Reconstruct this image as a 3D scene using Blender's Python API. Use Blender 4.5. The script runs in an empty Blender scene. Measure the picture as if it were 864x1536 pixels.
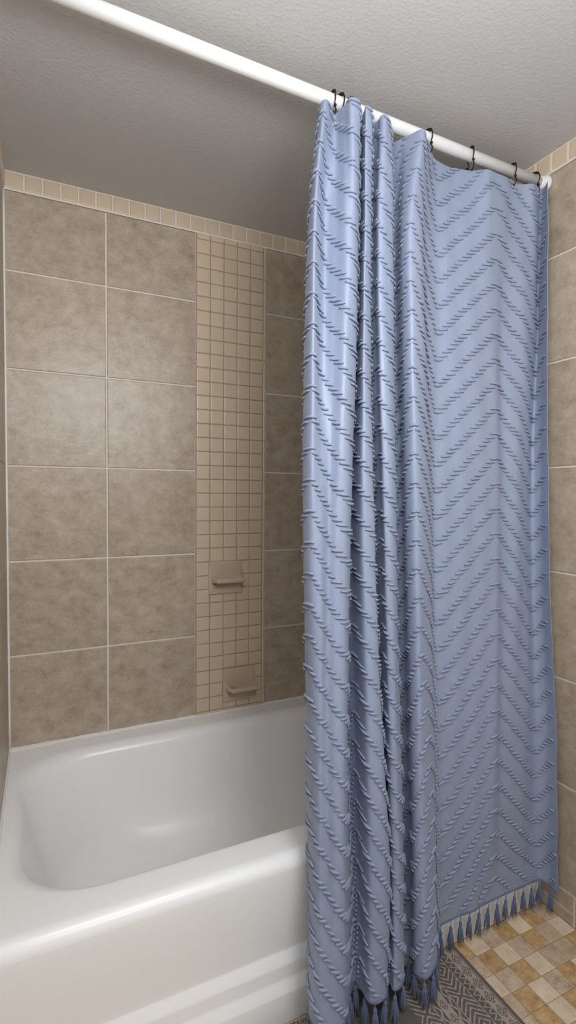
import bpy, math, random
from mathutils import Vector, Matrix
random.seed(7)
C = bpy.context.scene.collection
PI = math.pi

# ------------------------------------------------------------------ helpers
class MB:
    """collects vertices and faces (with material slot, smooth flag and a tone per face)"""
    def __init__(s): s.v = []; s.f = []; s.m = []; s.s = []; s.t = []
    def face(s, idx, m=0, sm=False, t=0.5):
        s.f.append(tuple(idx)); s.m.append(m); s.s.append(sm); s.t.append(t)
    def grid(s, rows, m=0, sm=True, t=0.5, closed=False, flip=False):
        b = len(s.v); n = len(rows[0])
        for r in rows: s.v += [tuple(p) for p in r]
        for i in range(len(rows)-1):
            for j in range(n if closed else n-1):
                k = (j+1) % n
                q = (b+i*n+j, b+i*n+k, b+(i+1)*n+k, b+(i+1)*n+j)
                s.face(q[::-1] if flip else q, m, sm, t)
        return b
    def box(s, x0, x1, y0, y1, z0, z1, m=0, t=0.5):
        b = len(s.v)
        for z in (z0, z1):
            for x, y in ((x0,y0),(x1,y0),(x1,y1),(x0,y1)): s.v.append((x,y,z))
        for q in ((3,2,1,0),(4,5,6,7),(0,1,5,4),(1,2,6,5),(2,3,7,6),(3,0,4,7)):
            s.face([b+i for i in q], m, False, t)
    def pillow(s, fr, u0, u1, v0, v1, d, bev, m=0, t=0.5):
        """a tile: sides plus chamfered front on frame fr(u, v, height)"""
        b = len(s.v)
        for (uu, h) in ((0, 0), (0, d*0.45), (bev*0.35, d*0.82), (bev, d)):
            for u, v in ((u0+uu,v0+uu),(u1-uu,v0+uu),(u1-uu,v1-uu),(u0+uu,v1-uu)):
                s.v.append(tuple(fr(u, v, h)))
        for k in range(3):
            for j in range(4):
                a = b+k*4+j; c = b+k*4+(j+1) % 4
                s.face((a, c, c+4, a+4), m, False, t)
        s.face((b+12, b+13, b+14, b+15), m, False, t)
    def tube(s, pts, r, n=8, m=0, t=0.5, cap=True, jit=0.0):
        pts = [Vector(p) for p in pts]; rows = []
        up = None
        for i, p in enumerate(pts):
            d = (pts[min(i+1, len(pts)-1)] - pts[max(i-1, 0)]).normalized()
            if up is None:
                up = d.orthogonal().normalized()
            a = (up - d*up.dot(d))
            a = a.normalized() if a.length > 1e-6 else d.orthogonal().normalized()
            up = a; c = d.cross(a)
            rr = r[i] if isinstance(r, (list, tuple)) else r
            row = []
            for k in range(n):
                q = rr*(1+random.uniform(-jit, jit)) if jit else rr
                row.append(p + a*(math.cos(2*PI*k/n)*q) + c*(math.sin(2*PI*k/n)*q))
            rows.append(row)
        b = s.grid(rows, m, True, t, closed=True)
        if cap:
            s.face([b+k for k in range(n)][::-1], m, True, t)
            e = b+(len(rows)-1)*n
            s.face([e+k for k in range(n)], m, True, t)
    def sphere(s, c, r, nu=12, nv=8, m=0, sq=(1,1,1)):
        pts = []
        rows = []
        for i in range(nv+1):
            th = PI*i/nv; rr = math.sin(th) if 0 < i < nv else 0.02
            rows.append([(c[0]+r*sq[0]*rr*math.cos(2*PI*k/nu), c[1]+r*sq[1]*rr*math.sin(2*PI*k/nu), c[2]-r*sq[2]*math.cos(th)) for k in range(nu)])
        s.grid(rows, m, True, closed=True)
    def build(s, name, mats, parent=None):
        me = bpy.data.meshes.new(name); me.from_pydata(s.v, [], s.f)
        if not isinstance(mats, (list, tuple)): mats = [mats]
        for m in mats: me.materials.append(m)
        me.polygons.foreach_set('material_index', s.m)
        me.polygons.foreach_set('use_smooth', s.s)
        at = me.attributes.new('tone', 'FLOAT', 'FACE'); at.data.foreach_set('value', s.t)
        me.update()
        o = bpy.data.objects.new(name, me); C.objects.link(o)
        if parent is not None: o.parent = parent
        return o

def tag(o, label=None, cat=None, group=None, kind=None):
    if label: o['label'] = label
    if cat: o['category'] = cat
    if group: o['group'] = group
    if kind: o['kind'] = kind
    return o
def thing(name, label, cat, loc=(0,0,0), group=None):
    o = bpy.data.objects.new(name, None); C.objects.link(o); o.location = loc
    return tag(o, label, cat, group)
def struct(name, mb, mats): return tag(mb.build(name, mats), kind='structure')

def lin(r, g, b):
    f = lambda c: (c/255/12.92) if c/255 <= 0.04045 else ((c/255+0.055)/1.055)**2.4
    return (f(r), f(g), f(b), 1)
def newmat(name):
    m = bpy.data.materials.new(name); m.use_nodes = True
    nt = m.node_tree; return m, nt, nt.nodes['Principled BSDF']
def plain(name, col, rough=0.5, spec=0.5, metal=0.0, bump=None, coat=0.0, sheen=0.0):
    m, nt, b = newmat(name)
    b.inputs['Base Color'].default_value = lin(*col); b.inputs['Roughness'].default_value = rough
    b.inputs['Specular IOR Level'].default_value = spec; b.inputs['Metallic'].default_value = metal
    b.inputs['Coat Weight'].default_value = coat; b.inputs['Sheen Weight'].default_value = sheen
    if bump:
        add_bump(nt, b, *bump)
    return m
def add_bump(nt, b, scale, strength, dist=0.002, detail=4):
    tc = nt.nodes.new('ShaderNodeTexCoord'); n = nt.nodes.new('ShaderNodeTexNoise')
    n.inputs['Scale'].default_value = scale; n.inputs['Detail'].default_value = detail
    nt.links.new(tc.outputs['Object'], n.inputs['Vector'])
    bp = nt.nodes.new('ShaderNodeBump'); bp.inputs['Strength'].default_value = strength; bp.inputs['Distance'].default_value = dist
    nt.links.new(n.outputs['Fac'], bp.inputs['Height']); nt.links.new(bp.outputs['Normal'], b.inputs['Normal'])
def stone(name, stops, scale, rough, bumpstr, tonegain=0.35, fine=60, spec=0.5, bumpscale=26, stretch=(1,1,1.0)):
    """mottled ceramic / stone: noise colour ramp, fine speckle, a tone of its own per tile"""
    m, nt, b = newmat(name); N = nt.nodes; L = nt.links
    tc = N.new('ShaderNodeTexCoord'); at = N.new('ShaderNodeAttribute'); at.attribute_name = 'tone'
    sh = N.new('ShaderNodeVectorMath'); sh.operation = 'SCALE'; sh.inputs['Scale'].default_value = 37.0
    cmb = N.new('ShaderNodeCombineXYZ')
    for k in range(3): L.new(at.outputs['Fac'], cmb.inputs[k])
    L.new(cmb.outputs[0], sh.inputs[0])
    mp = N.new('ShaderNodeVectorMath'); mp.operation = 'MULTIPLY'; mp.inputs[1].default_value = stretch
    L.new(tc.outputs['Object'], mp.inputs[0])
    ad = N.new('ShaderNodeVectorMath'); L.new(mp.outputs[0], ad.inputs[0]); L.new(sh.outputs[0], ad.inputs[1])
    n1 = N.new('ShaderNodeTexNoise'); n1.inputs['Scale'].default_value = scale; n1.inputs['Detail'].default_value = 8; n1.inputs['Roughness'].default_value = 0.72
    n1.inputs['Distortion'].default_value = 0.25
    L.new(ad.outputs[0], n1.inputs['Vector'])
    n2 = N.new('ShaderNodeTexNoise'); n2.inputs['Scale'].default_value = fine; n2.inputs['Detail'].default_value = 3
    L.new(ad.outputs[0], n2.inputs['Vector'])
    mx = N.new('ShaderNodeMix'); mx.inputs['Factor'].default_value = 0.22
    L.new(n1.outputs['Fac'], mx.inputs['A']); L.new(n2.outputs['Fac'], mx.inputs['B'])
    cr = N.new('ShaderNodeValToRGB'); e = cr.color_ramp.elements
    while len(e) < len(stops): e.new(0.5)
    for i, (p, c) in enumerate(stops): e[i].position = p; e[i].color = lin(*c)
    L.new(mx.outputs['Result'], cr.inputs['Fac'])
    hv = N.new('ShaderNodeHueSaturation'); mt = N.new('ShaderNodeMath'); mt.operation = 'MULTIPLY_ADD'
    mt.inputs[1].default_value = tonegain; mt.inputs[2].default_value = 1-tonegain/2
    L.new(at.outputs['Fac'], mt.inputs[0]); L.new(mt.outputs[0], hv.inputs['Value']); L.new(cr.outputs['Color'], hv.inputs['Color'])
    L.new(hv.outputs['Color'], b.inputs['Base Color'])
    b.inputs['Roughness'].default_value = rough; b.inputs['Specular IOR Level'].default_value = spec
    n3 = N.new('ShaderNodeTexNoise'); n3.inputs['Scale'].default_value = bumpscale; n3.inputs['Detail'].default_value = 5; n3.inputs['Roughness'].default_value = 0.6
    L.new(ad.outputs[0], n3.inputs['Vector'])
    bp = N.new('ShaderNodeBump'); bp.inputs['Strength'].default_value = bumpstr; bp.inputs['Distance'].default_value = 0.004
    L.new(n3.outputs['Fac'], bp.inputs['Height']); L.new(bp.outputs['Normal'], b.inputs['Normal'])
    return m

# ------------------------------------------------------------------ materials
M_TILE = stone('wall_tile', [(0.30,(146,128,108)),(0.44,(170,153,134)),(0.56,(182,167,149)),(0.70,(200,187,172))], 19, 0.38, 0.22, 0.06, 150, bumpscale=42, stretch=(1,1,1.2))
M_GROUT = plain('grout', (226,216,204), 0.85, 0.3, bump=(180, 0.3, 0.001))
M_CREAM = stone('cream_tile', [(0.3,(203,184,160)),(0.7,(212,194,171))], 5, 0.32, 0.05, 0.05, 30)
M_CGROUT = plain('cream_grout', (172,150,124), 0.85, 0.3)
M_CAULK = plain('caulk', (232,229,224), 0.5, 0.4, bump=(60, 0.5, 0.002))
M_CEIL = plain('ceiling_paint', (200,198,197), 0.6, 0.3, bump=(130, 0.4, 0.0025, 2))
M_PAINT = plain('wall_paint', (212,213,214), 0.6, 0.3, bump=(120, 0.2, 0.002))
M_TUB = plain('tub_enamel', (243,243,243), 0.27, 0.5)
M_ROD = plain('white_enamel', (226,226,225), 0.28, 0.5)
M_BRONZE = plain('dark_bronze', (44,36,31), 0.38, 0.5, metal=0.7)
M_BEIGE = plain('beige_ceramic', (196,176,155), 0.25, 0.5, coat=0.2)
M_EYELET = plain('eyelet_metal', (190,180,160), 0.3, 0.5, metal=0.8)
M_FGROUT = plain('floor_grout', (150,138,120), 0.9, 0.2)
M_OCHRE = stone('ochre_marble', [(0.30,(132,98,56)),(0.44,(176,140,92)),(0.57,(194,160,114)),(0.72,(220,192,150))], 42, 0.35, 0.08, 0.18, 160)
M_BGE = stone('beige_marble', [(0.3,(196,174,148)),(0.5,(216,196,170)),(0.72,(228,211,188))], 34, 0.35, 0.06, 0.12, 160)
M_GRY = stone('grey_marble', [(0.32,(150,126,100)),(0.46,(188,165,138)),(0.58,(203,182,156)),(0.72,(220,200,176))], 34, 0.35, 0.08, 0.14, 160)

def fabric_mat(name, col, rough, sheen, weave):
    m, nt, b = newmat(name); N = nt.nodes; L = nt.links
    b.inputs['Roughness'].default_value = rough; b.inputs['Sheen Weight'].default_value = sheen
    b.inputs['Sheen Roughness'].default_value = 0.4; b.inputs['Specular IOR Level'].default_value = 0.5
    tc = N.new('ShaderNodeTexCoord')
    n = N.new('ShaderNodeTexNoise'); n.inputs['Scale'].default_value = 40; n.inputs['Detail'].default_value = 4
    L.new(tc.outputs['Object'], n.inputs['Vector'])
    cr = N.new('ShaderNodeMix'); cr.data_type = 'RGBA'
    a = lin(*[c*0.97 for c in col]); c2 = lin(*[min(255, c*1.03) for c in col])
    cr.inputs['A'].default_value = a; cr.inputs['B'].default_value = c2
    L.new(n.outputs['Fac'], cr.inputs['Factor']); L.new(cr.outputs['Result'], b.inputs['Base Color'])
    w = N.new('ShaderNodeTexNoise'); w.inputs['Scale'].default_value = weave; w.inputs['Detail'].default_value = 3
    mp = N.new('ShaderNodeVectorMath'); mp.operation = 'MULTIPLY'; mp.inputs[1].default_value = (1,1,0.25)
    L.new(tc.outputs['Object'], mp.inputs[0]); L.new(mp.outputs[0], w.inputs['Vector'])
    bp = N.new('ShaderNodeBump'); bp.inputs['Strength'].default_value = 0.25; bp.inputs['Distance'].default_value = 0.004
    L.new(w.outputs['Fac'], bp.inputs['Height']); L.new(bp.outputs['Normal'], b.inputs['Normal'])
    return m
M_CLOTH = fabric_mat('blue_satin', (141,151,174), 0.44, 0.1, 22)
M_TUFT = fabric_mat('blue_chenille', (138,149,172), 0.9, 0.2, 300)
M_HEM = fabric_mat('hem_thread', (96,108,132), 0.9, 0.2, 300)
M_TASSEL = fabric_mat('tassel_yarn', (92,106,134), 0.85, 0.3, 300)
M_RUGD = plain('rug_dark', (100,95,91), 0.95, 0.1, bump=(700, 0.6, 0.002, 2))
M_RUGL = plain('rug_light', (166,151,139), 0.95, 0.1, bump=(700, 0.6, 0.002, 2))

# ------------------------------------------------------------------ dimensions
XR, ZC, ZB = 1.467, 2.244, 2.1874         # right wall, ceiling, underside of the border row
P, Z0 = 0.3085, 1.3212
YF = -2.75                                # wall behind the camera
ROWS = [0.0, 0.087] + [Z0 + k*P for k in (-3,-2,-1,0,1,2)] + [ZB]     # horizontal joints
G = 0.0026

def tiled(mb, fr, cols, rows, d=0.003, bev=0.0022, m=0, g=G):
    for i in range(len(cols)-1):
        for j in range(len(rows)-1):
            mb.pillow(fr, cols[i]+g, cols[i+1]-g, rows[j]+g, rows[j+1]-g, d, bev, m, random.random())

# back wall: plane y = 0, tiles stand proud of the grout bed at y = +0.003
wb = MB()
wb.box(-0.12, XR+0.12, 0.003, 0.12, 0, ZC, 1)
frB = lambda u, v, h: (u, 0.003-h, v)
rowsB = [Z0 + k*P for k in (-3,-2,-1,0,1,2)] + [ZB]
tiled(wb, frB, [0.0, 0.3066, 0.6173], rowsB)
tiled(wb, frB, [0.8959, 1.2044, XR], rowsB)
struct('wall_back', wb, [M_TILE, M_GROUT])

# mosaic strip let into the back wall
ms = MB()
ms.box(0.6173, 0.8959, -0.0005, 0.003, 0.3957, ZB, 1)
frM = lambda u, v, h: (u, -0.0005-h, v)
mc = [0.6195, 0.672, 0.7247, 0.7775, 0.8300, 0.8838]
mr = []
z = 1.960 + 4*0.0516
while z > 0.40: mr.append(z); z -= 0.0516
mr = [ZB] + mr + [0.398]; mr.reverse()
for i in range(5):
    for j in range(len(mr)-1):
        ms.pillow(frM, mc[i]+0.0016, mc[i+1]-0.0016, mr[j]+0.0016, mr[j+1]-0.0016, 0.003, 0.0032, 0, random.random())
for j in range(0, len(mr)-1, 3):
    ms.pillow(frM, 0.8852, 0.8952, mr[j]+0.0003, mr[min(j+3, len(mr)-1)]-0.0003, 0.004, 0.003, 0, 0.5)
struct('trim_1', ms, [M_CREAM, M_CGROUT])

# border row under the ceiling, along back, right and left walls
def border(frame, a, b, off, name):
    mb = MB(); u = a
    us = [a]; x = a+off
    while x < b-0.004: us.append(x); x += 0.0537
    us.append(b)
    for i in range(len(us)-1):
        mb.pillow(frame, us[i]+0.0018, us[i+1]-0.0018, ZB+0.003, ZC-0.003, 0.007, 0.004, 0, random.random())
    r = [frame(a, ZB-0.0025, 0), frame(b, ZB-0.0025, 0), frame(b, ZC, 0), frame(a, ZC, 0), ]
    q = [frame(a, ZB-0.0025, 0.004), frame(b, ZB-0.0025, 0.004), frame(b, ZC, 0.004), frame(a, ZC, 0.004)]
    k = len(mb.v); mb.v += r+q
    for f in ((4,5,6,7),(0,1,5,4),(2,3,7,6),(1,2,6,5),(3,0,4,7)): mb.face([k+i for i in f], 1)
    struct(name, mb, [M_CREAM, M_GROUT])
border(lambda u, v, h: (u, -h, v), 0.0, XR, 0.0065+0.0537, 'trim_2')
border(lambda u, v, h: (XR-h, -u, v), 0.0, 1.65, 0.0555, 'trim_3')
border(lambda u, v, h: (h, -u, v), 0.0, 0.95, 0.0555, 'trim_4')

# right wall
wr = MB()
wr.box(XR+0.003, XR+0.12, YF-0.1, 0.003, 0, ZC, 1)
frR = lambda u, v, h: (XR+0.003-h, -u, v)
rR = [Z0 + 0.001 + k*P for k in (-3,-2,-1,0,1,2)]; rR[-1] = min(rR[-1], ZB-0.01)
tiled(wr, frR, [0.0, 0.083, 0.3915, 0.700, 1.0085, 1.317, 1.6255], [0.0909]+rR+[ZB], bev=0.0022)
tiled(wr, frR, [0.80+0.134*k-0.80+0.13 for k in range(-1, 12)], [0.0, 0.0377, 0.0909])
struct('wall_right', wr, [M_TILE, M_GROUT])
# plain painted continuation of the right wall beyond the tiles
wp = MB(); wp.box(XR-0.001, XR+0.003, YF, -1.6265, 0, ZC, 0); struct('wall_right_painted', wp, [M_PAINT])

# left wall of the alcove: a short stub, then the room opens
wl = MB()
wl.box(-0.12, -0.003, -0.95, 0.003, 0, ZC, 1)
frL = lambda u, v, h: (-0.003+h, -u, v)
tiled(wl, frL, [0.0, 0.3085, 0.617, 0.9255, 0.949], rowsB)
struct('wall_left', wl, [M_TILE, M_GROUT])
w2 = MB(); w2.box(-1.0, -0.12, -0.95, -0.85, 0, ZC, 0); struct('wall_entry', w2, [M_PAINT])
w3 = MB(); w3.box(-1.1, -1.0, YF-0.1, -0.85, 0, ZC, 0); struct('wall_far', w3, [M_PAINT])
w4 = MB(); w4.box(-1.0, XR+0.003, YF-0.1, YF, 0, ZC, 0); struct('wall_front', w4, [M_PAINT])

# corner caulk and the worn caulk bead round the tub
cc = MB()
cc.tube([(0.002, -0.0015, ZB-0.002-0.02*k*4.47*1.0) for k in range(0, 21)], [0.0042*random.uniform(0.75, 1.1) for _ in range(21)], 8)
struct('trim_5', cc, [M_CAULK])
cb = MB()
def bead(pts, nrm, name):
    rows = []
    for (x, y), h, w in pts:
        p = Vector((x, y, 0.400)); n = Vector(nrm)
        rows.append([p+Vector((0,0,h)), p+n*(w*0.35)+Vector((0,0,h*0.55)), p+n*w+Vector((0,0,0.0012)), p+n*(w+0.0008)-Vector((0,0,0.001))])
    mb = MB(); mb.grid(rows, flip=(nrm[1] < 0)); return mb
pts = []
for k in range(150):
    x = XR*k/149
    big = 1.0 + 1.3*math.exp(-x/0.10)
    pts.append(((x, -0.0004), 0.006*random.uniform(0.85, 1.1), 0.009*big*random.uniform(0.72, 1.2)))
struct('trim_6', bead(pts, (0,-1,0), 'b'), [M_CAULK])
pts = [((0.0004, -0.80*k/80), 0.005*random.uniform(0.8, 1.1), 0.007*random.uniform(0.7, 1.2)) for k in range(81)]
struct('trim_7', bead(pts, (1,0,0), 'b'), [M_CAULK])

# ceiling with a little chip of paint
ce = MB(); ce.box(-1.1, XR+0.12, YF-0.1, 0.12, ZC, ZC+0.1, 0)
struct('ceiling', ce, [M_CEIL])

# floor: stone mosaic of small squares
fl = MB(); fl.box(-1.1, XR+0.12, YF-0.1, 0.12, -0.1, -0.002, 3)
frF = lambda u, v, h: (u, v, -0.002+h)
# 1 = ochre, 2 = grey, 3 = beige; columns counted from the right wall
known = {0: [2,1,3,1,2,3,1,2], 1: [3,2,1,2,3,1,2,3], 2: [1,2,2,3,1,2,3,2], 3: [2,3,1,2,3,1,2,3], 4: [3,1,3,1,3,1,2,1]}
rf = random.Random(3)
for j in range(-1, 34):
    y1 = -0.826 - 0.0567*j; y0 = y1-0.0567
    for i in range(0, 46):
        x1 = 1.4735 - 0.0542*i; x0 = x1-0.0542
        if x0 < -1.0 or y0 < YF: continue
        if j in known and i < 8: c = known[j][i]
        else: c = 1 if (i+2*j) % 4 == 1 and rf.random() < 0.7 else rf.choice((2, 3))
        fl.pillow(frF, x0+0.0008, min(x1, XR+0.003)-0.0008, y0+0.0008, y1-0.0008, 0.002, 0.0018, c-1, rf.random())
struct('floor', fl, [M_OCHRE, M_GRY, M_BGE, M_FGROUT])

# ------------------------------------------------------------------ bathtub
tub = thing('bathtub', 'white enamelled bathtub with stepped apron set in the tiled alcove', 'bathtub', (0,0,0))
def ring(x0, x1, y0, y1, rx, ry, z, nc=14, nl=16, ns=8):
    pts = []
    def seg(a, b, n): return [(a[0]+(b[0]-a[0])*k/n, a[1]+(b[1]-a[1])*k/n) for k in range(n)]
    def arc(cx, cy, a0): return [(cx+rx*math.cos(a0+PI/2*k/nc), cy+ry*math.sin(a0+PI/2*k/nc)) for k in range(nc)]
    pts += seg((x0+rx, y0), (x1-rx, y0), nl) + arc(x1-rx, y0+ry, -PI/2)
    pts += seg((x1, y0+ry), (x1, y1-ry), ns) + arc(x1-rx, y1-ry, 0)
    pts += seg((x1-rx, y1), (x0+rx, y1), nl) + arc(x0+rx, y1-ry, PI/2)
    pts += seg((x0, y1-ry), (x0, y0+ry), ns) + arc(x0+rx, y0+ry, PI)
    return [(x, y, z) for x, y in pts]
TX0, TX1 = 0.0008, XR-0.0008
rows = []
R = 0.030
for k in range(0, 13):
    a = PI/2*k/12
    rows.append(ring(TX0, TX1, -0.802-R*math.cos(a), -0.0008, 0.002, 0.002, 0.370+R*math.sin(a)))
ox0, ox1, oy0, oy1 = 0.018, XR-0.06, -0.742, -0.072
for f in (0.15, 0.5, 0.85):
    rows.append(ring(TX0+(ox0-TX0)*f, TX1+(ox1-TX1)*f, -0.802+(oy0+0.802)*f, -0.0008+(oy1+0.0008)*f, 0.002+0.2*f, 0.002+0.15*f, 0.400-0.0006*f))
# inside: rolled rim, sloping walls and a wide fillet, one smooth section per side
rl, zf, fr_ = 0.026, 0.062, 0.105
sl = (0.115, 0.06, 0.035, 0.045)
def basin_ring(z, roll):
    f = (0.3994-z)/(0.3994-zf)
    q = f**1.0
    d = max(0.0, (zf+fr_-z)/fr_)
    fil = fr_*(1-math.sqrt(max(0.0, 1-d*d)))
    ya, yb = oy0+roll*0.7+sl[2]*q+fil*0.9, oy1-roll*1.3-sl[3]*q-fil*0.9
    return ring(ox0+roll*0.9+sl[0]*q+fil*1.5, ox1-roll-sl[1]*q-fil, ya, yb,
                0.202+0.06*f, min(0.150+0.16*f**0.6, 0.49*(yb-ya)), z)
for k in range(0, 11):
    a = PI/2*k/10
    rows.append(basin_ring(0.3994-rl*(1-math.cos(a)), rl*math.sin(a)))
za = 0.3994-rl
for k in range(1, 11):
    rows.append(basin_ring(za+(zf+fr_-za)*k/10, rl))
for k in range(1, 17):
    rows.append(basin_ring(zf+fr_*(1-math.sin(PI/2*k/16)), rl))
bm = MB(); bb = bm.grid(rows, 0, True, closed=True)
n = len(rows[0]); e = bb+(len(rows)-1)*n
bm.face([e+k for k in range(n)], 0, True)
bm.build('basin', M_TUB, tub)
# apron: a moulded profile swept along the front
prof = [(-0.832, 0.370), (-0.8319, 0.364), (-0.8312, 0.352), (-0.8295, 0.335), (-0.826, 0.30), (-0.821, 0.26), (-0.8155, 0.215), (-0.8105, 0.175), (-0.8098, 0.165), (-0.8100, 0.162),
        (-0.8112, 0.1595), (-0.8172, 0.1365), (-0.8182, 0.134), (-0.8184, 0.131), (-0.8186, 0.104), (-0.8188, 0.100), (-0.8200, 0.0975), (-0.8262, 0.0755), (-0.8272, 0.073), (-0.8274, 0.070), (-0.8278, 0.004), (-0.8265, 0.0)]
am = MB()
xs = [TX0+(TX1-TX0)*k/24 for k in range(25)]
am.grid([[(x, y, z) for x in xs] for y, z in prof], 0, True, flip=True)
am.grid([[(x, y, z) for x in xs] for y, z in ((-0.8265, 0.0), (-0.790, 0.0), (-0.790, 0.35), (-0.820, 0.369))], 0, False, flip=True)
am.build('apron', M_TUB, tub)

# ------------------------------------------------------------------ soap dishes
def soap_dish(x, z, w, h, dx, label):
    t = thing('soap_dish', label, 'soap dish', (x, -0.003, z), 'ceramic soap dishes on the mosaic strip')
    pl = MB()
    rows = []
    for ins, d in ((0, 0), (0, 0.006), (0.0015, 0.0085), (0.005, 0.0095)):
        rows.append([(-w/2+ins, -d, -h/2+ins), (w/2-ins, -d, -h/2+ins), (w/2-ins, -d, h/2-ins), (-w/2+ins, -d, h/2-ins)])
    b = pl.grid(rows, 0, False, closed=True); e = b+12
    pl.face((e, e+1, e+2, e+3), 0, False)
    pl.build('back_plate', M_BEIGE, t)
    tr = MB()
    # tray: sloping floor with a raised rounded lip on three sides, open plan rows from wall to front
    hw = w*0.44; D = 0.058; zt = -0.004
    def section(y, hw_, lip):
        return [(-hw_, y, zt-0.016*(1-abs(y)/D*0.5)), (-hw_-0.002, y, zt-0.004), (-hw_-0.001, y, zt+lip*0.7), (-hw_+0.003, y, zt+lip), (-hw_+0.0075, y, zt+lip*0.6), (-hw_+0.010, y, zt-0.0035),
                (0, y, zt-0.0045),
                (hw_-0.010, y, zt-0.0035), (hw_-0.0075, y, zt+lip*0.6), (hw_-0.003, y, zt+lip), (hw_+0.001, y, zt+lip*0.7), (hw_+0.002, y, zt-0.004), (hw_, y, zt-0.016*(1-abs(y)/D*0.5))]
    rows = [section(-0.008-0.0405*k/6, hw-0.004*(k/6)**2, 0.011-0.005*k/6) for k in range(7)]
    yb = rows[-1][0][1]
    last = rows[-1]
    for dy, lift, under in ((-0.003, 0.55, 0), (-0.0055, 0.95, 0), (-0.0085, 1.0, 0), (-0.0115, 0.6, 0.002), (-0.0125, 0.0, 0.006)):
        lv = 0.006*lift - 0.0035*(1-lift)
        row = []
        for q, p in enumerate(last):
            inner = 3 <= q <= 9
            zz = zt+lv if inner else (p[2]+under if q in (0, 12) else min(p[2], zt+lv))
            row.append((p[0]*(1-0.012*abs(dy)/0.0125*2), yb+dy, zz))
        rows.append(row)
    end = [(p[0]*0.985, yb-0.0122, zt-0.007) for p in last]
    rows.append(end)
    und = [(p[0]*0.97, yb-0.006, zt-0.0115) for p in last]
    rows.append(und)
    und2 = [(p[0]*0.97, -0.006, zt-0.020) for p in last]
    rows.append(und2)
    tr.grid([[(p[0]+dx, p[1], p[2]) for p in r] for r in rows], 0, True, flip=True)
    # side walls closing the shell
    tr.build('tray', M_BEIGE, t)
    return t
soap_dish(0.731, 0.9195, 0.132, 0.124, 0.004, 'upper beige ceramic soap dish on the mosaic strip, high above the tub')
soap_dish(0.787, 0.5015, 0.127, 0.126, 0.004, 'lower beige ceramic soap dish on the mosaic strip, just above the tub rim')

# ------------------------------------------------------------------ curtain rod
ROD_Y, ROD_R = -0.782, 0.0158
def rodz(x): return 2.1735 - (x-0.275)*0.0085
rod = thing('curtain_rod', 'white shower curtain rod spanning the alcove below the ceiling', 'rod', (0, ROD_Y, rodz(0)))
mb = MB(); mb.tube([(x, 0, rodz(x)-rodz(0)) for x in (0.004, 0.5, 1.0, 1.44)], ROD_R, 32); mb.build('tube', M_ROD, rod)
for xa, sgn in ((0.0005, 1), (XR-0.0005, -1)):
    mb = MB(); pr = [(0, 0.004), (0, 0.0235), (0.004, 0.0255), (0.010, 0.0250), (0.014, 0.0225), (0.024, 0.0190), (0.030, 0.0180), (0.031, 0.0160)]
    rows = [[(xa+sgn*d, r*math.cos(2*PI*k/28), rodz(xa)-rodz(0)+r*math.sin(2*PI*k/28)) for k in range(28)] for d, r in pr]
    mb.grid(rows, 0, True, closed=True, flip=(sgn > 0)); mb.build('end_flange', M_ROD, rod)

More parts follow.
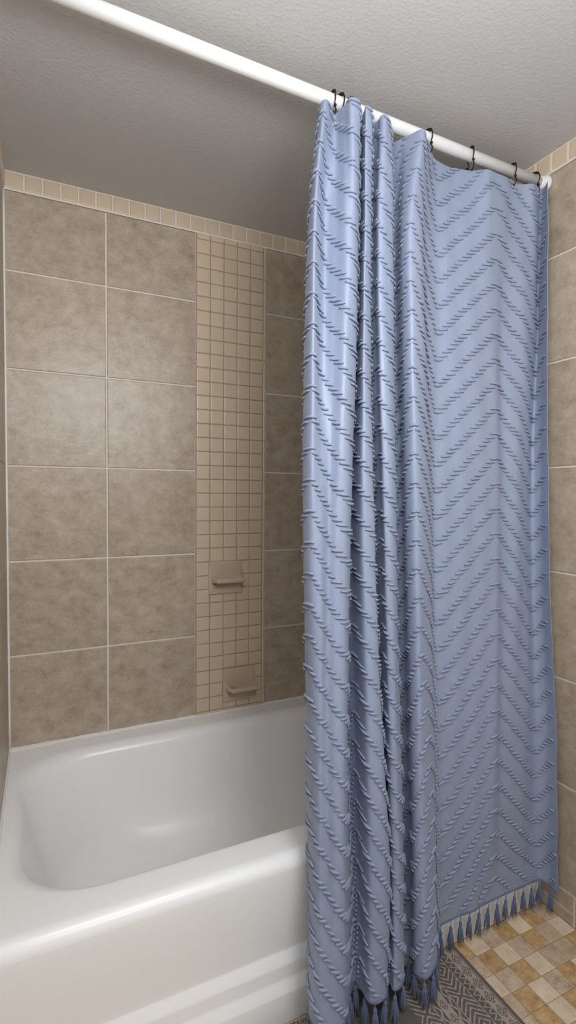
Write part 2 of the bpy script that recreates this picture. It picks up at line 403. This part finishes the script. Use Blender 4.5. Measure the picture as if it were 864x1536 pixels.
# ------------------------------------------------------------------ shower curtain
LEV = [
    (2.13, [(0.715,-0.745),(0.6854,-0.812),(0.6885,-0.825),(0.6972,-0.825),(0.7313,-0.8),(0.7378,-0.828),(0.7386,-0.858),(0.7688,-0.85),(0.775,-0.745),(0.7924,-0.82),(0.7834,-0.85),(0.8034,-0.845),(0.82,-0.745),(0.836,-0.82),(0.8328,-0.838),(0.839,-0.848),(0.8716,-0.83),(0.9,-0.745),(0.9242,-0.79),(0.9339,-0.812),(0.9524,-0.845),(0.9904,-0.82),(1.0337,-0.785),(1.0667,-0.768),(1.0999,-0.762),(1.1736,-0.775),(1.2142,-0.798),(1.237,-0.8),(1.2826,-0.798),(1.3525,-0.79),(1.3828,-0.81),(1.4257,-0.8),(1.4246,-0.812),(1.4092,-0.835)]),
    (1.86, [(0.7,-0.748),(0.6633,-0.8),(0.658,-0.842),(0.7101,-0.792),(0.7274,-0.812),(0.7398,-0.842),(0.7559,-0.845),(0.7921,-0.812),(0.8,-0.75),(0.8163,-0.778),(0.7956,-0.835),(0.8263,-0.815),(0.835,-0.755),(0.849,-0.795),(0.83,-0.84),(0.8437,-0.845),(0.8867,-0.82),(0.895,-0.755),(0.9262,-0.78),(0.9063,-0.83),(0.91,-0.856),(0.9417,-0.852),(1.0131,-0.8),(1.0558,-0.787),(1.0851,-0.79),(1.1491,-0.797),(1.2163,-0.803),(1.2542,-0.803),(1.2913,-0.795),(1.3593,-0.803),(1.4032,-0.803),(1.4427,-0.787),(1.4334,-0.808),(1.4098,-0.842)]),
    (1.11, [(0.68,-0.79),(0.641,-0.83),(0.642,-0.87),(0.6595,-0.875),(0.6857,-0.865),(0.7007,-0.878),(0.7223,-0.88),(0.7586,-0.845),(0.765,-0.78),(0.7833,-0.812),(0.7726,-0.88),(0.8078,-0.872),(0.845,-0.785),(0.855,-0.83),(0.8398,-0.87),(0.8535,-0.875),(0.8941,-0.845),(0.91,-0.785),(0.9355,-0.81),(0.9168,-0.855),(0.9216,-0.882),(0.9588,-0.872),(1.0119,-0.83),(1.0384,-0.815),(1.0749,-0.82),(1.1395,-0.826),(1.2066,-0.832),(1.2406,-0.833),(1.2746,-0.823),(1.3246,-0.83),(1.3655,-0.825),(1.4086,-0.81),(1.418,-0.832),(1.4035,-0.872)]),
    (0.38, [(0.69,-0.845),(0.6428,-0.866),(0.6323,-0.908),(0.6356,-0.932),(0.6504,-0.938),(0.6653,-0.952),(0.6832,-0.95),(0.7152,-0.915),(0.7702,-0.848),(0.7763,-0.862),(0.7677,-0.93),(0.799,-0.94),(0.868,-0.872),(0.8509,-0.89),(0.842,-0.915),(0.8502,-0.922),(0.8847,-0.895),(0.925,-0.845),(0.9365,-0.858),(0.9073,-0.912),(0.9166,-0.93),(0.9539,-0.915),(0.9905,-0.89),(1.0306,-0.852),(1.0757,-0.85),(1.1295,-0.855),(1.1973,-0.86),(1.2247,-0.86),(1.2648,-0.849),(1.3196,-0.854),(1.3661,-0.849),(1.4086,-0.846),(1.4261,-0.868),(1.427,-0.902)]),
    (0.09, [(0.68,-0.87),(0.6277,-0.9),(0.6207,-0.935),(0.626,-0.955),(0.6399,-0.962),(0.6593,-0.968),(0.6812,-0.962),(0.7096,-0.93),(0.7561,-0.885),(0.7605,-0.912),(0.7618,-0.945),(0.7984,-0.95),(0.83,-0.915),(0.8318,-0.925),(0.8301,-0.94),(0.8488,-0.938),(0.8761,-0.918),(0.885,-0.87),(0.9206,-0.89),(0.9044,-0.925),(0.9154,-0.948),(0.9374,-0.946),(0.9747,-0.92),(1.0478,-0.85),(1.0997,-0.844),(1.1558,-0.848),(1.2063,-0.847),(1.2498,-0.842),(1.2822,-0.841),(1.3438,-0.841),(1.3979,-0.842),(1.4298,-0.846),(1.4442,-0.873),(1.4405,-0.902)]),
]
S0 = [-.45,-.15,.03,.25,.42,.58,.68,.80,1.45,2.05,2.2,2.4,3.2,4.0,4.12,4.27,4.45,5.0,5.5,5.75,6.0,6.3,6.65,7.0,7.16,7.5,7.85,8.0,8.15,8.5,8.8,9.0,9.2,9.4]
SC = list(S0); SC[20] = 5.97
SD = [-.2,.05,.14,.24,.36,.52,.68,.85,1.2,2.0,2.2,2.5,3.2,4.0,4.12,4.27,4.45,5.0,5.25,5.45,5.72,5.9,6.15,6.95,7.14,7.42,7.85,8.0,8.15,8.5,8.8,9.0,9.25,9.5]
SL = [S0, S0, SC, SD, SD]
ZL = [l[0] for l in LEV]
def pchip(xs, ys, x):
    n = len(xs); h = [xs[i+1]-xs[i] for i in range(n-1)]; d = [(ys[i+1]-ys[i])/h[i] for i in range(n-1)]
    m = [0]*n; m[0] = d[0]; m[-1] = d[-1]
    for i in range(1, n-1):
        if d[i-1]*d[i] > 0:
            w1 = 2*h[i]+h[i-1]; w2 = h[i]+2*h[i-1]; m[i] = (w1+w2)/(w1/d[i-1]+w2/d[i])
    i = 0
    while i < n-2 and x > xs[i+1]: i += 1
    t = (x-xs[i])/h[i]
    return (1+2*t)*(1-t)**2*ys[i] + t*(1-t)**2*h[i]*m[i] + t*t*(3-2*t)*ys[i+1] + t*t*(t-1)*h[i]*m[i+1]
zup = ZL[::-1]
NP = 34
def ctrl(z):
    xs = [pchip(zup, [LEV[4-q][1][k][0] for q in range(5)], z) for k in range(NP)]
    ys = [pchip(zup, [LEV[4-q][1][k][1] for q in range(5)], z) for k in range(NP)]
    ss = [pchip(zup, [SL[4-q][k] for q in range(5)], z) for k in range(NP)]
    return xs, ys, ss
def hemz(f):       # slight wave of the hem
    return 0.094 + 0.004*math.sin(f*9.0) - (0.008*max(0, (f-0.95)/0.05) if f > 0.95 else 0)
SUB = 11
def profile(z):
    """dense polyline (x, y, s) across the cloth at height z; centripetal Catmull-Rom through the fold points"""
    xs, ys, ss = ctrl(z)
    pts = [Vector((xs[k], ys[k])) for k in range(NP)]
    out = []
    for i in range(NP-1):
        p0 = pts[i-1] if i > 0 else pts[0]*2-pts[1]
        p1, p2 = pts[i], pts[i+1]
        p3 = pts[i+2] if i+2 < NP else pts[-1]*2-pts[-2]
        t0 = 0; t1 = t0+max((p1-p0).length, 1e-4)**0.5; t2 = t1+max((p2-p1).length, 1e-4)**0.5; t3 = t2+max((p3-p2).length, 1e-4)**0.5
        for k in range(SUB + (1 if i == NP-2 else 0)):
            t = t1+(t2-t1)*k/SUB
            A1 = p0*((t1-t)/(t1-t0))+p1*((t-t0)/(t1-t0)); A2 = p1*((t2-t)/(t2-t1))+p2*((t-t1)/(t2-t1)); A3 = p2*((t3-t)/(t3-t2))+p3*((t-t2)/(t3-t2))
            B1 = A1*((t2-t)/(t2-t0))+A2*((t-t0)/(t2-t0)); B2 = A2*((t3-t)/(t3-t1))+A3*((t-t1)/(t3-t1))
            q = B1*((t2-t)/(t2-t1))+B2*((t-t1)/(t2-t1))
            f = k/SUB
            out.append((q.x, q.y, ss[i]+(ss[i+1]-ss[i])*f))
    return out
NZ = 110
ZTOP = 2.132
prof_rows = []     # from top to hem
ncol = (NP-1)*SUB+1
for r in range(NZ+1):
    f = r/NZ
    zb_ = 0.094
    z = ZTOP+(zb_-ZTOP)*f
    pr = profile(max(z, 0.09))
    row = []
    for c, (x, y, s) in enumerate(pr):
        fc = c/(ncol-1)
        zz = ZTOP+(hemz(fc)-ZTOP)*f
        wr_ = 0.0016*math.sin(7.3*x*6+11*z)*math.sin(5.1*z*3.1+3*x)+0.0010*math.sin(95*x+2.3*math.sin(4*z))
        row.append((Vector((x, min(y+wr_, -0.846 if z < 0.14 else (-0.838 if z < 0.43 else 9)), zz)), s))
    prof_rows.append(row)
# normals towards the room (-y side)
nor = []
for r in range(NZ+1):
    nr = []
    for c in range(ncol):
        a = prof_rows[r][min(c+1, ncol-1)][0]-prof_rows[r][max(c-1, 0)][0]
        b = prof_rows[max(r-1, 0)][c][0]-prof_rows[min(r+1, NZ)][c][0]
        n_ = a.cross(b)
        nr.append(n_.normalized() if n_.length > 1e-12 else Vector((0,-1,0)))
    nor.append(nr)
cur = thing('shower_curtain', 'blue shower curtain with tufted chevron rows and tasselled hem, drawn to the right', 'shower curtain', (1.05, ROD_Y, 0))
OFF = Vector((1.05, ROD_Y, 0))
panel = MB()
TH = 0.0011
fr_rows = [[p-OFF for p, s in row] for row in prof_rows]
bk_rows = [[prof_rows[r][c][0]-nor[r][c]*TH-OFF for c in range(ncol)] for r in range(NZ+1)]
panel.grid(fr_rows, 0, True, flip=True)
panel.grid(bk_rows, 0, True)
for c0 in (0, ncol-1):
    panel.grid([[fr_rows[r][c0], bk_rows[r][c0]] for r in range(NZ+1)], 0, False, flip=(c0 == 0))
for r0 in (0, NZ):
    panel.grid([[fr_rows[r0][c], bk_rows[r0][c]] for c in range(ncol)], 0, False, flip=(r0 != 0))

# chenille tufts woven into the cloth along the chevrons
def surf(s, z):
    """point and normal on the cloth at pattern coordinate s (half chevron units) and height z"""
    f = (z-ZTOP)/(0.094-ZTOP); rr = f*NZ
    if rr < 0 or rr > NZ: return None
    r = min(int(rr), NZ-1); t = rr-r
    row = prof_rows[r]
    lo, hi = 0, ncol-1
    if s <= row[0][1] or s >= row[-1][1]: return None
    while hi-lo > 1:
        m = (lo+hi)//2
        if row[m][1] <= s: lo = m
        else: hi = m
    u = (s-row[lo][1])/max(row[hi][1]-row[lo][1], 1e-9)
    pa = row[lo][0].lerp(row[hi][0], u); na = nor[r][lo].lerp(nor[r][hi], u)
    row2 = prof_rows[r+1]
    # same s on the next row
    lo2, hi2 = 0, ncol-1
    if s <= row2[0][1] or s >= row2[-1][1]: return pa, na.normalized()
    while hi2-lo2 > 1:
        m = (lo2+hi2)//2
        if row2[m][1] <= s: lo2 = m
        else: hi2 = m
    u2 = (s-row2[lo2][1])/max(row2[hi2][1]-row2[lo2][1], 1e-9)
    pb = row2[lo2][0].lerp(row2[hi2][0], u2); nb = nor[r+1][lo2].lerp(nor[r+1][hi2], u2)
    return pa.lerp(pb, t), na.lerp(nb, t).normalized()
HALF, RISE, PITCH = 0.213, 0.172, 0.0695
NDASH = 15
zpk0 = 2.109
rt = random.Random(11)
LD = 0.031/HALF     # dash length in half units
for kk in range(-4, 32):
    zp = zpk0 - PITCH*kk
    for j in range(int(-0.5*NDASH), int(9.6*NDASH)):
        s = (j+0.5)/NDASH
        tri = abs(((s+1) % 2)-1)            # 0 at even s (peaks), 1 at odd s
        zz = zp - RISE*tri + rt.uniform(-0.001, 0.001)
        if zz > ZTOP-0.004 or zz < 0.105: continue
        sg = 1 if (s % 2) > 1 else -1       # rising to the right on odd..even
        L_ = LD*rt.uniform(0.85, 1.1)
        pts = []
        ok = True
        for q in range(7):
            w_ = q/6-0.5
            sp = surf(s+w_*L_, zz+sg*w_*0.003)
            if sp is None: ok = False; break
            pts.append(sp)
        if not ok: continue
        rb = 0.0029*(1+0.22*max(0, 1-zz/1.1))*rt.uniform(0.85, 1.15)
        cen = []; rad = []
        for q, (p_, n_) in enumerate(pts):
            e_ = math.sin(PI*(q+0.35)/6.7)
            cen.append(p_+n_*(rb*0.75)-Vector((0,0,0.0006))-OFF); rad.append(rb*(0.45+0.55*e_)*rt.uniform(0.85, 1.18))
        panel.tube(cen, rad, 6, 1, 0.5, True, 0.16)
panel.build('fabric_panel', [M_CLOTH, M_TUFT], cur)

# hem cord
hm = MB()
hp = [prof_rows[NZ][c][0]-OFF+Vector((0, 0, -0.001)) for c in range(0, ncol, 2)]
hm.tube(hp, [0.0030*random.uniform(0.85, 1.15) for _ in hp], 6, 0, 0.5, True, 0.12)
tag(hm.build('hem_cord', M_HEM, cur), 'darker blue cord along the hem')
# tassels
def tassel_mesh(seed):
    r_ = random.Random(seed); mb = MB()
    mb.tube([(0,0,0.002), (r_.uniform(-.001,.001), r_.uniform(-.001,.001), -0.008), (0,0,-0.016)], [0.0014, 0.0013, 0.0018], 6)
    mb.tube([(0,0,-0.012), (0,0,-0.015), (0,0,-0.019), (0,0,-0.023), (0,0,-0.025)], [0.0018, 0.0040, 0.0047, 0.0040, 0.0034], 10, jit=0.06)
    mb.tube([(0,0,-0.0235), (0,0,-0.0262)], [0.0042, 0.0042], 10)
    for k in range(24):
        a = 2*PI*k*0.381966; rr = math.sqrt((k+0.5)/24)
        ln = r_.uniform(0.047, 0.056)
        sp = 0.0104*rr*r_.uniform(0.8, 1.2); bx, by = r_.uniform(-.0025,.0025), r_.uniform(-.0025,.0025)
        ca, sa = math.cos(a), math.sin(a)
        mb.tube([(0.0030*rr*ca, 0.0030*rr*sa, -0.023), ((0.0045*rr+sp*0.2)*ca, (0.0045*rr+sp*0.2)*sa, -0.023-ln*0.3), (sp*0.8*ca+bx*0.4, sp*0.8*sa+by*0.4, -0.023-ln*0.68), (sp*ca+bx, sp*sa+by, -0.023-ln)], [0.0011, 0.0013, 0.0012, 0.0006], 4)
    return mb
acc = 0.0; nxt = 0.012; proto = []
for c in range(1, ncol):
    a = prof_rows[NZ][c-1][0]; b = prof_rows[NZ][c][0]; d = (b-a).length
    while acc+d >= nxt:
        p = a.lerp(b, (nxt-acc)/d); nxt += 0.0345
        if len(proto) < 5:
            o = tassel_mesh(20+len(proto)).build('tassel', M_TASSEL, cur); proto.append(o)
        else:
            o = random.choice(proto).copy(); o.parent = cur; C.objects.link(o)
        o.location = Vector((p.x, min(p.y, -0.852), p.z))-OFF+Vector((0, 0, -0.002)); o.rotation_euler = (random.uniform(-.05,.0), random.uniform(-.08,.08), random.uniform(0, 6.28))
        o.scale = (1, 1, random.uniform(0.92, 1.0))
    acc += d

# ------------------------------------------------------------------ curtain hooks
def torus_pts(rad, a0, a1, n): return [(0, rad*math.sin(a0+(a1-a0)*k/n), rad*math.cos(a0+(a1-a0)*k/n)) for k in range(n+1)]
HOOKS = [
    (0.733, -8, 2.105, 'leftmost dark bronze curtain hook on the white rod'),
    (0.752, 6, 2.105, 'dark bronze curtain hook second from the left, holding the eyelet between the first two folds'),
    (0.779, 10, 2.118, 'dark bronze curtain hook third from the left, half hidden behind a fold top'),
    (1.018, 4, 2.118, 'dark bronze curtain hook at the peak of the wide middle fold'),
    (1.171, -22, 2.116, 'dark bronze curtain hook above the flat panel, its loose ball end showing left'),
    (1.328, -14, 2.114, 'dark bronze curtain hook with a bright eyelet, second from the right wall'),
    (1.416, 4, 2.118, 'dark bronze curtain hook at the right end of the rod, nearest the wall'),
]
hook_data = None
def build_hook(root):
    rr = ROD_R+0.0055
    w = MB()
    ring_pts = torus_pts(rr, math.radians(-142), math.radians(150), 30)
    # back end drops into a short hook with a ball, front end curls forward
    tail_b = [(0, -rr*math.sin(math.radians(142))-0.001, rr*math.cos(math.radians(142))-0.004), ]
    w.tube(ring_pts, 0.0016, 8)
    w.build('wire_ring', M_BRONZE, root)
    for k in range(5):
        b = MB(); a = math.radians(-44+22*k); b.sphere((0, (ROD_R+0.0046)*math.sin(a), (ROD_R+0.0046)*math.cos(a)), 0.0040, 10, 8); b.build('roller_bead', M_BRONZE, root)
    f = MB()
    y0, z0 = -rr*math.sin(math.radians(142)), rr*math.cos(math.radians(142))
    f.tube([(0, y0, z0), (0.001, y0-0.002, z0-0.006), (0.002, y0-0.006, z0-0.013), (0.001, y0-0.006, z0-0.021), (0, y0+0.002, z0-0.027), (-0.001, y0+0.009, z0-0.023)], 0.0016, 8)
    f.build('front_hook', M_BRONZE, root)
    b = MB(); b.sphere((0.001, y0-0.0035, z0-0.002), 0.0036, 10, 8); b.build('ball_end', M_BRONZE, root)
    g = MB(); y1, z1 = rr*math.sin(math.radians(150)), rr*math.cos(math.radians(150))
    g.tube([(0, y1, z1), (0, y1+0.004, z1-0.006), (0, y1+0.010, z1-0.009), (0, y1+0.015, z1-0.004)], 0.0016, 8); g.build('rear_hook', M_BRONZE, root)
    b = MB(); b.sphere((0, y1+0.0155, z1-0.002), 0.0042, 10, 8); b.build('ball_end', M_BRONZE, root)
first = None
for x, yaw, ze, lab in HOOKS:
    h = thing('curtain_hook', lab, 'curtain hook', (x, ROD_Y, rodz(x)), 'curtain hooks on the rod')
    h.rotation_euler = (0, 0, math.radians(yaw))
    if first is None: first = h; build_hook(h)
    else:
        for ch in list(first.children):
            k = ch.copy(); k.parent = h; C.objects.link(k)
# eyelets in the cloth where hooks pass through
for hx, z_ in ((None, 2.106), (1.328, 2.110), (1.416, 2.116)):
    row_ = prof_rows[1]
    c_ = min((c for c in range(ncol) if row_[c][0].y < -0.765 and nor[1][c].y < -0.3), key=lambda c: abs(row_[c][0].x-(hx or 0)))
    sp = surf(row_[c_][1] if hx else 0.40, z_)
    if sp:
        p_, n_ = sp; mb = MB()
        q_ = n_.to_track_quat('Z', 'Y')
        rows = []
        for k in range(20):
            a = 2*PI*k/20
            rows.append([q_ @ Vector(((0.0058+0.0018*math.cos(t))*math.cos(a), (0.0058+0.0018*math.cos(t))*math.sin(a), 0.0012+0.0012*math.sin(t))) for t in [2*PI*i/8 for i in range(8)]])
        rows.append(rows[0])
        mb.grid(rows, 0, True, closed=True)
        o = mb.build('eyelet', M_EYELET, cur); o.location = p_-OFF

# ------------------------------------------------------------------ flat woven rug
RX1, RX0, RY1, RY0 = 1.113, 0.503, -0.833, -1.75
def tri(v, p): v = (v/p) % 1.0; return abs(v-0.5)*2       # 1 at 0, 0 at p/2
def rugpat(d, y):
    """True where the light yarn shows; d from the right edge, y along the rug"""
    t = -0.833-y
    w = 0.61
    if d > w/2: d = w-d
    if d < 0.0095: return False
    if d < 0.0118: return True
    if d < 0.0140: return False
    if d < 0.0400:
        a = abs(d-0.0270)/0.012; b = abs(((t+0.019) % 0.038)-0.019)/0.0165
        q = a+b
        return not (0.30 < q < 0.55 or 0.82 < q < 1.06)
    if d < 0.0625:
        e = 0.0430+0.0150*tri(t, 0.0165)
        e2 = 0.0445+0.0150*tri(t+0.008, 0.0165)
        return abs(d-e) < 0.0026 or d < 0.0418
    if d < 0.0645: return True
    dd = d if d < 0.143 else 0.286-d
    if dd < 0: dd = -dd
    if 0.0645 <= dd < 0.114:
        a = abs(((t+0.03) % 0.150)-0.075); b = 0.114-dd
        q = a+max(0, b-0.012)*0.9*(1 if b > 0 else 0)
        q = (a*1.0+abs(dd-0.089)*0.9)
        return (q % 0.0135) < 0.0046
    if 0.114 <= dd < 0.1165: return True
    if dd < 0.130:
        e = 0.1185+0.009*tri(t, 0.032)
        return abs(dd-e) < 0.0024
    if dd >= 0.130:
        a = abs(d-0.143)/0.0115; b = abs(((t+0.006) % 0.036)-0.018)/0.014
        q = a+b
        return not (0.25 < q < 0.5 or 0.78 < q < 1.0)
    if dd < 0.0645: return abs(dd-0.012-0.016*tri(t, 0.045)) < 0.0028 or abs(dd-0.030-0.016*tri(t, 0.045)) < 0.0028 or dd > 0.060
    return False
rug = MB()
RT = 0.005
nx, ny = 290, 436
xs = [RX0+(RX1-RX0)*i/nx for i in range(nx+1)]; ysr = [RY1+(RY0-RY1)*j/ny for j in range(ny+1)]
b = len(rug.v)
for y in ysr:
    for x in xs:
        edge = min(x-RX0, RX1-x, RY1-y, y-RY0)
        rug.v.append((x-0.808, y+1.29, (RT if edge > 0.001 else 0.003)))
for j in range(ny):
    for i in range(nx):
        xc = (xs[i]+xs[i+1])/2; yc = (ysr[j]+ysr[j+1])/2
        q = b+j*(nx+1)+i
        rug.face((q, q+nx+1, q+nx+2, q+1), 1 if rugpat(RX1-xc, yc) else 0, False)
rug.box(RX0-0.808, RX1-0.808, RY0+1.29, RY1+1.29, 0.0, 0.003, 0)
o = rug.build('bath_rug', [M_RUGD, M_RUGL]); o.location = (0.808, -1.29, 0.0002)
tag(o, 'flat woven grey and beige rug with rows of diamonds and zigzags on the stone floor', 'rug')

# ------------------------------------------------------------------ light
def area(name, loc, rot, sx, sy, power, col):
    l = bpy.data.lights.new(name, 'AREA'); l.shape = 'RECTANGLE'; l.size = sx; l.size_y = sy; l.energy = power; l.color = col
    o = bpy.data.objects.new(name, l); C.objects.link(o); o.location = loc; o.rotation_euler = [math.radians(a) for a in rot]
    return o
# bar of bulbs above the mirror on the wall behind the camera, then added fill near the camera
area('vanity_lamp', (0.55, -2.66, 1.95), (80, 0, 0), 0.9, 0.3, 13, (0.96, 0.985, 1.0))
for lx, ly, lz, pw in ((0.24, -1.52, 1.76, 13.6), (0.56, -1.58, 1.80, 12.4)):  # two added handheld-flash fills at head height, no fixture on the ceiling
    pl_ = bpy.data.lights.new('fill_flash', 'POINT'); pl_.energy = pw; pl_.shadow_soft_size = 0.13; pl_.color = (0.96, 0.985, 1.0)
    po = bpy.data.objects.new('fill_flash', pl_); C.objects.link(po); po.location = (lx, ly, lz)
wd = bpy.data.worlds.new('room_air'); bpy.context.scene.world = wd; wd.use_nodes = True
wd.node_tree.nodes['Background'].inputs[0].default_value = (0.8, 0.85, 0.9, 1); wd.node_tree.nodes['Background'].inputs[1].default_value = 0.3

# ------------------------------------------------------------------ camera
cd = bpy.data.cameras.new('camera'); cam = bpy.data.objects.new('camera', cd); C.objects.link(cam)
cd.sensor_fit = 'VERTICAL'; cd.sensor_height = 24.0; cd.lens = 777.86/1536*24.0; cd.clip_start = 0.01
yaw, pit, rol = math.radians(-25.4685), math.radians(-1.9778), math.radians(0.4085)
f = Vector((math.sin(-yaw)*math.cos(pit), math.cos(yaw)*math.cos(pit), math.sin(pit)))
rt_ = Vector((math.cos(-yaw), -math.sin(-yaw), 0)); up = rt_.cross(f)
r2 = rt_*math.cos(rol)+up*math.sin(rol); u2 = -rt_*math.sin(rol)+up*math.cos(rol)
mw = Matrix((r2, u2, -f)).transposed().to_4x4(); mw.translation = Vector((0.1006, -1.8816, 1.2371))
cam.matrix_world = mw
sc = bpy.context.scene; sc.camera = cam
sc.view_settings.view_transform = 'Standard'; sc.view_settings.look = 'None'; sc.view_settings.gamma = 1; sc.view_settings.use_curve_mapping = False
sc.view_settings.exposure = 0.06
sc.cycles.max_bounces = 10; sc.cycles.diffuse_bounces = 6
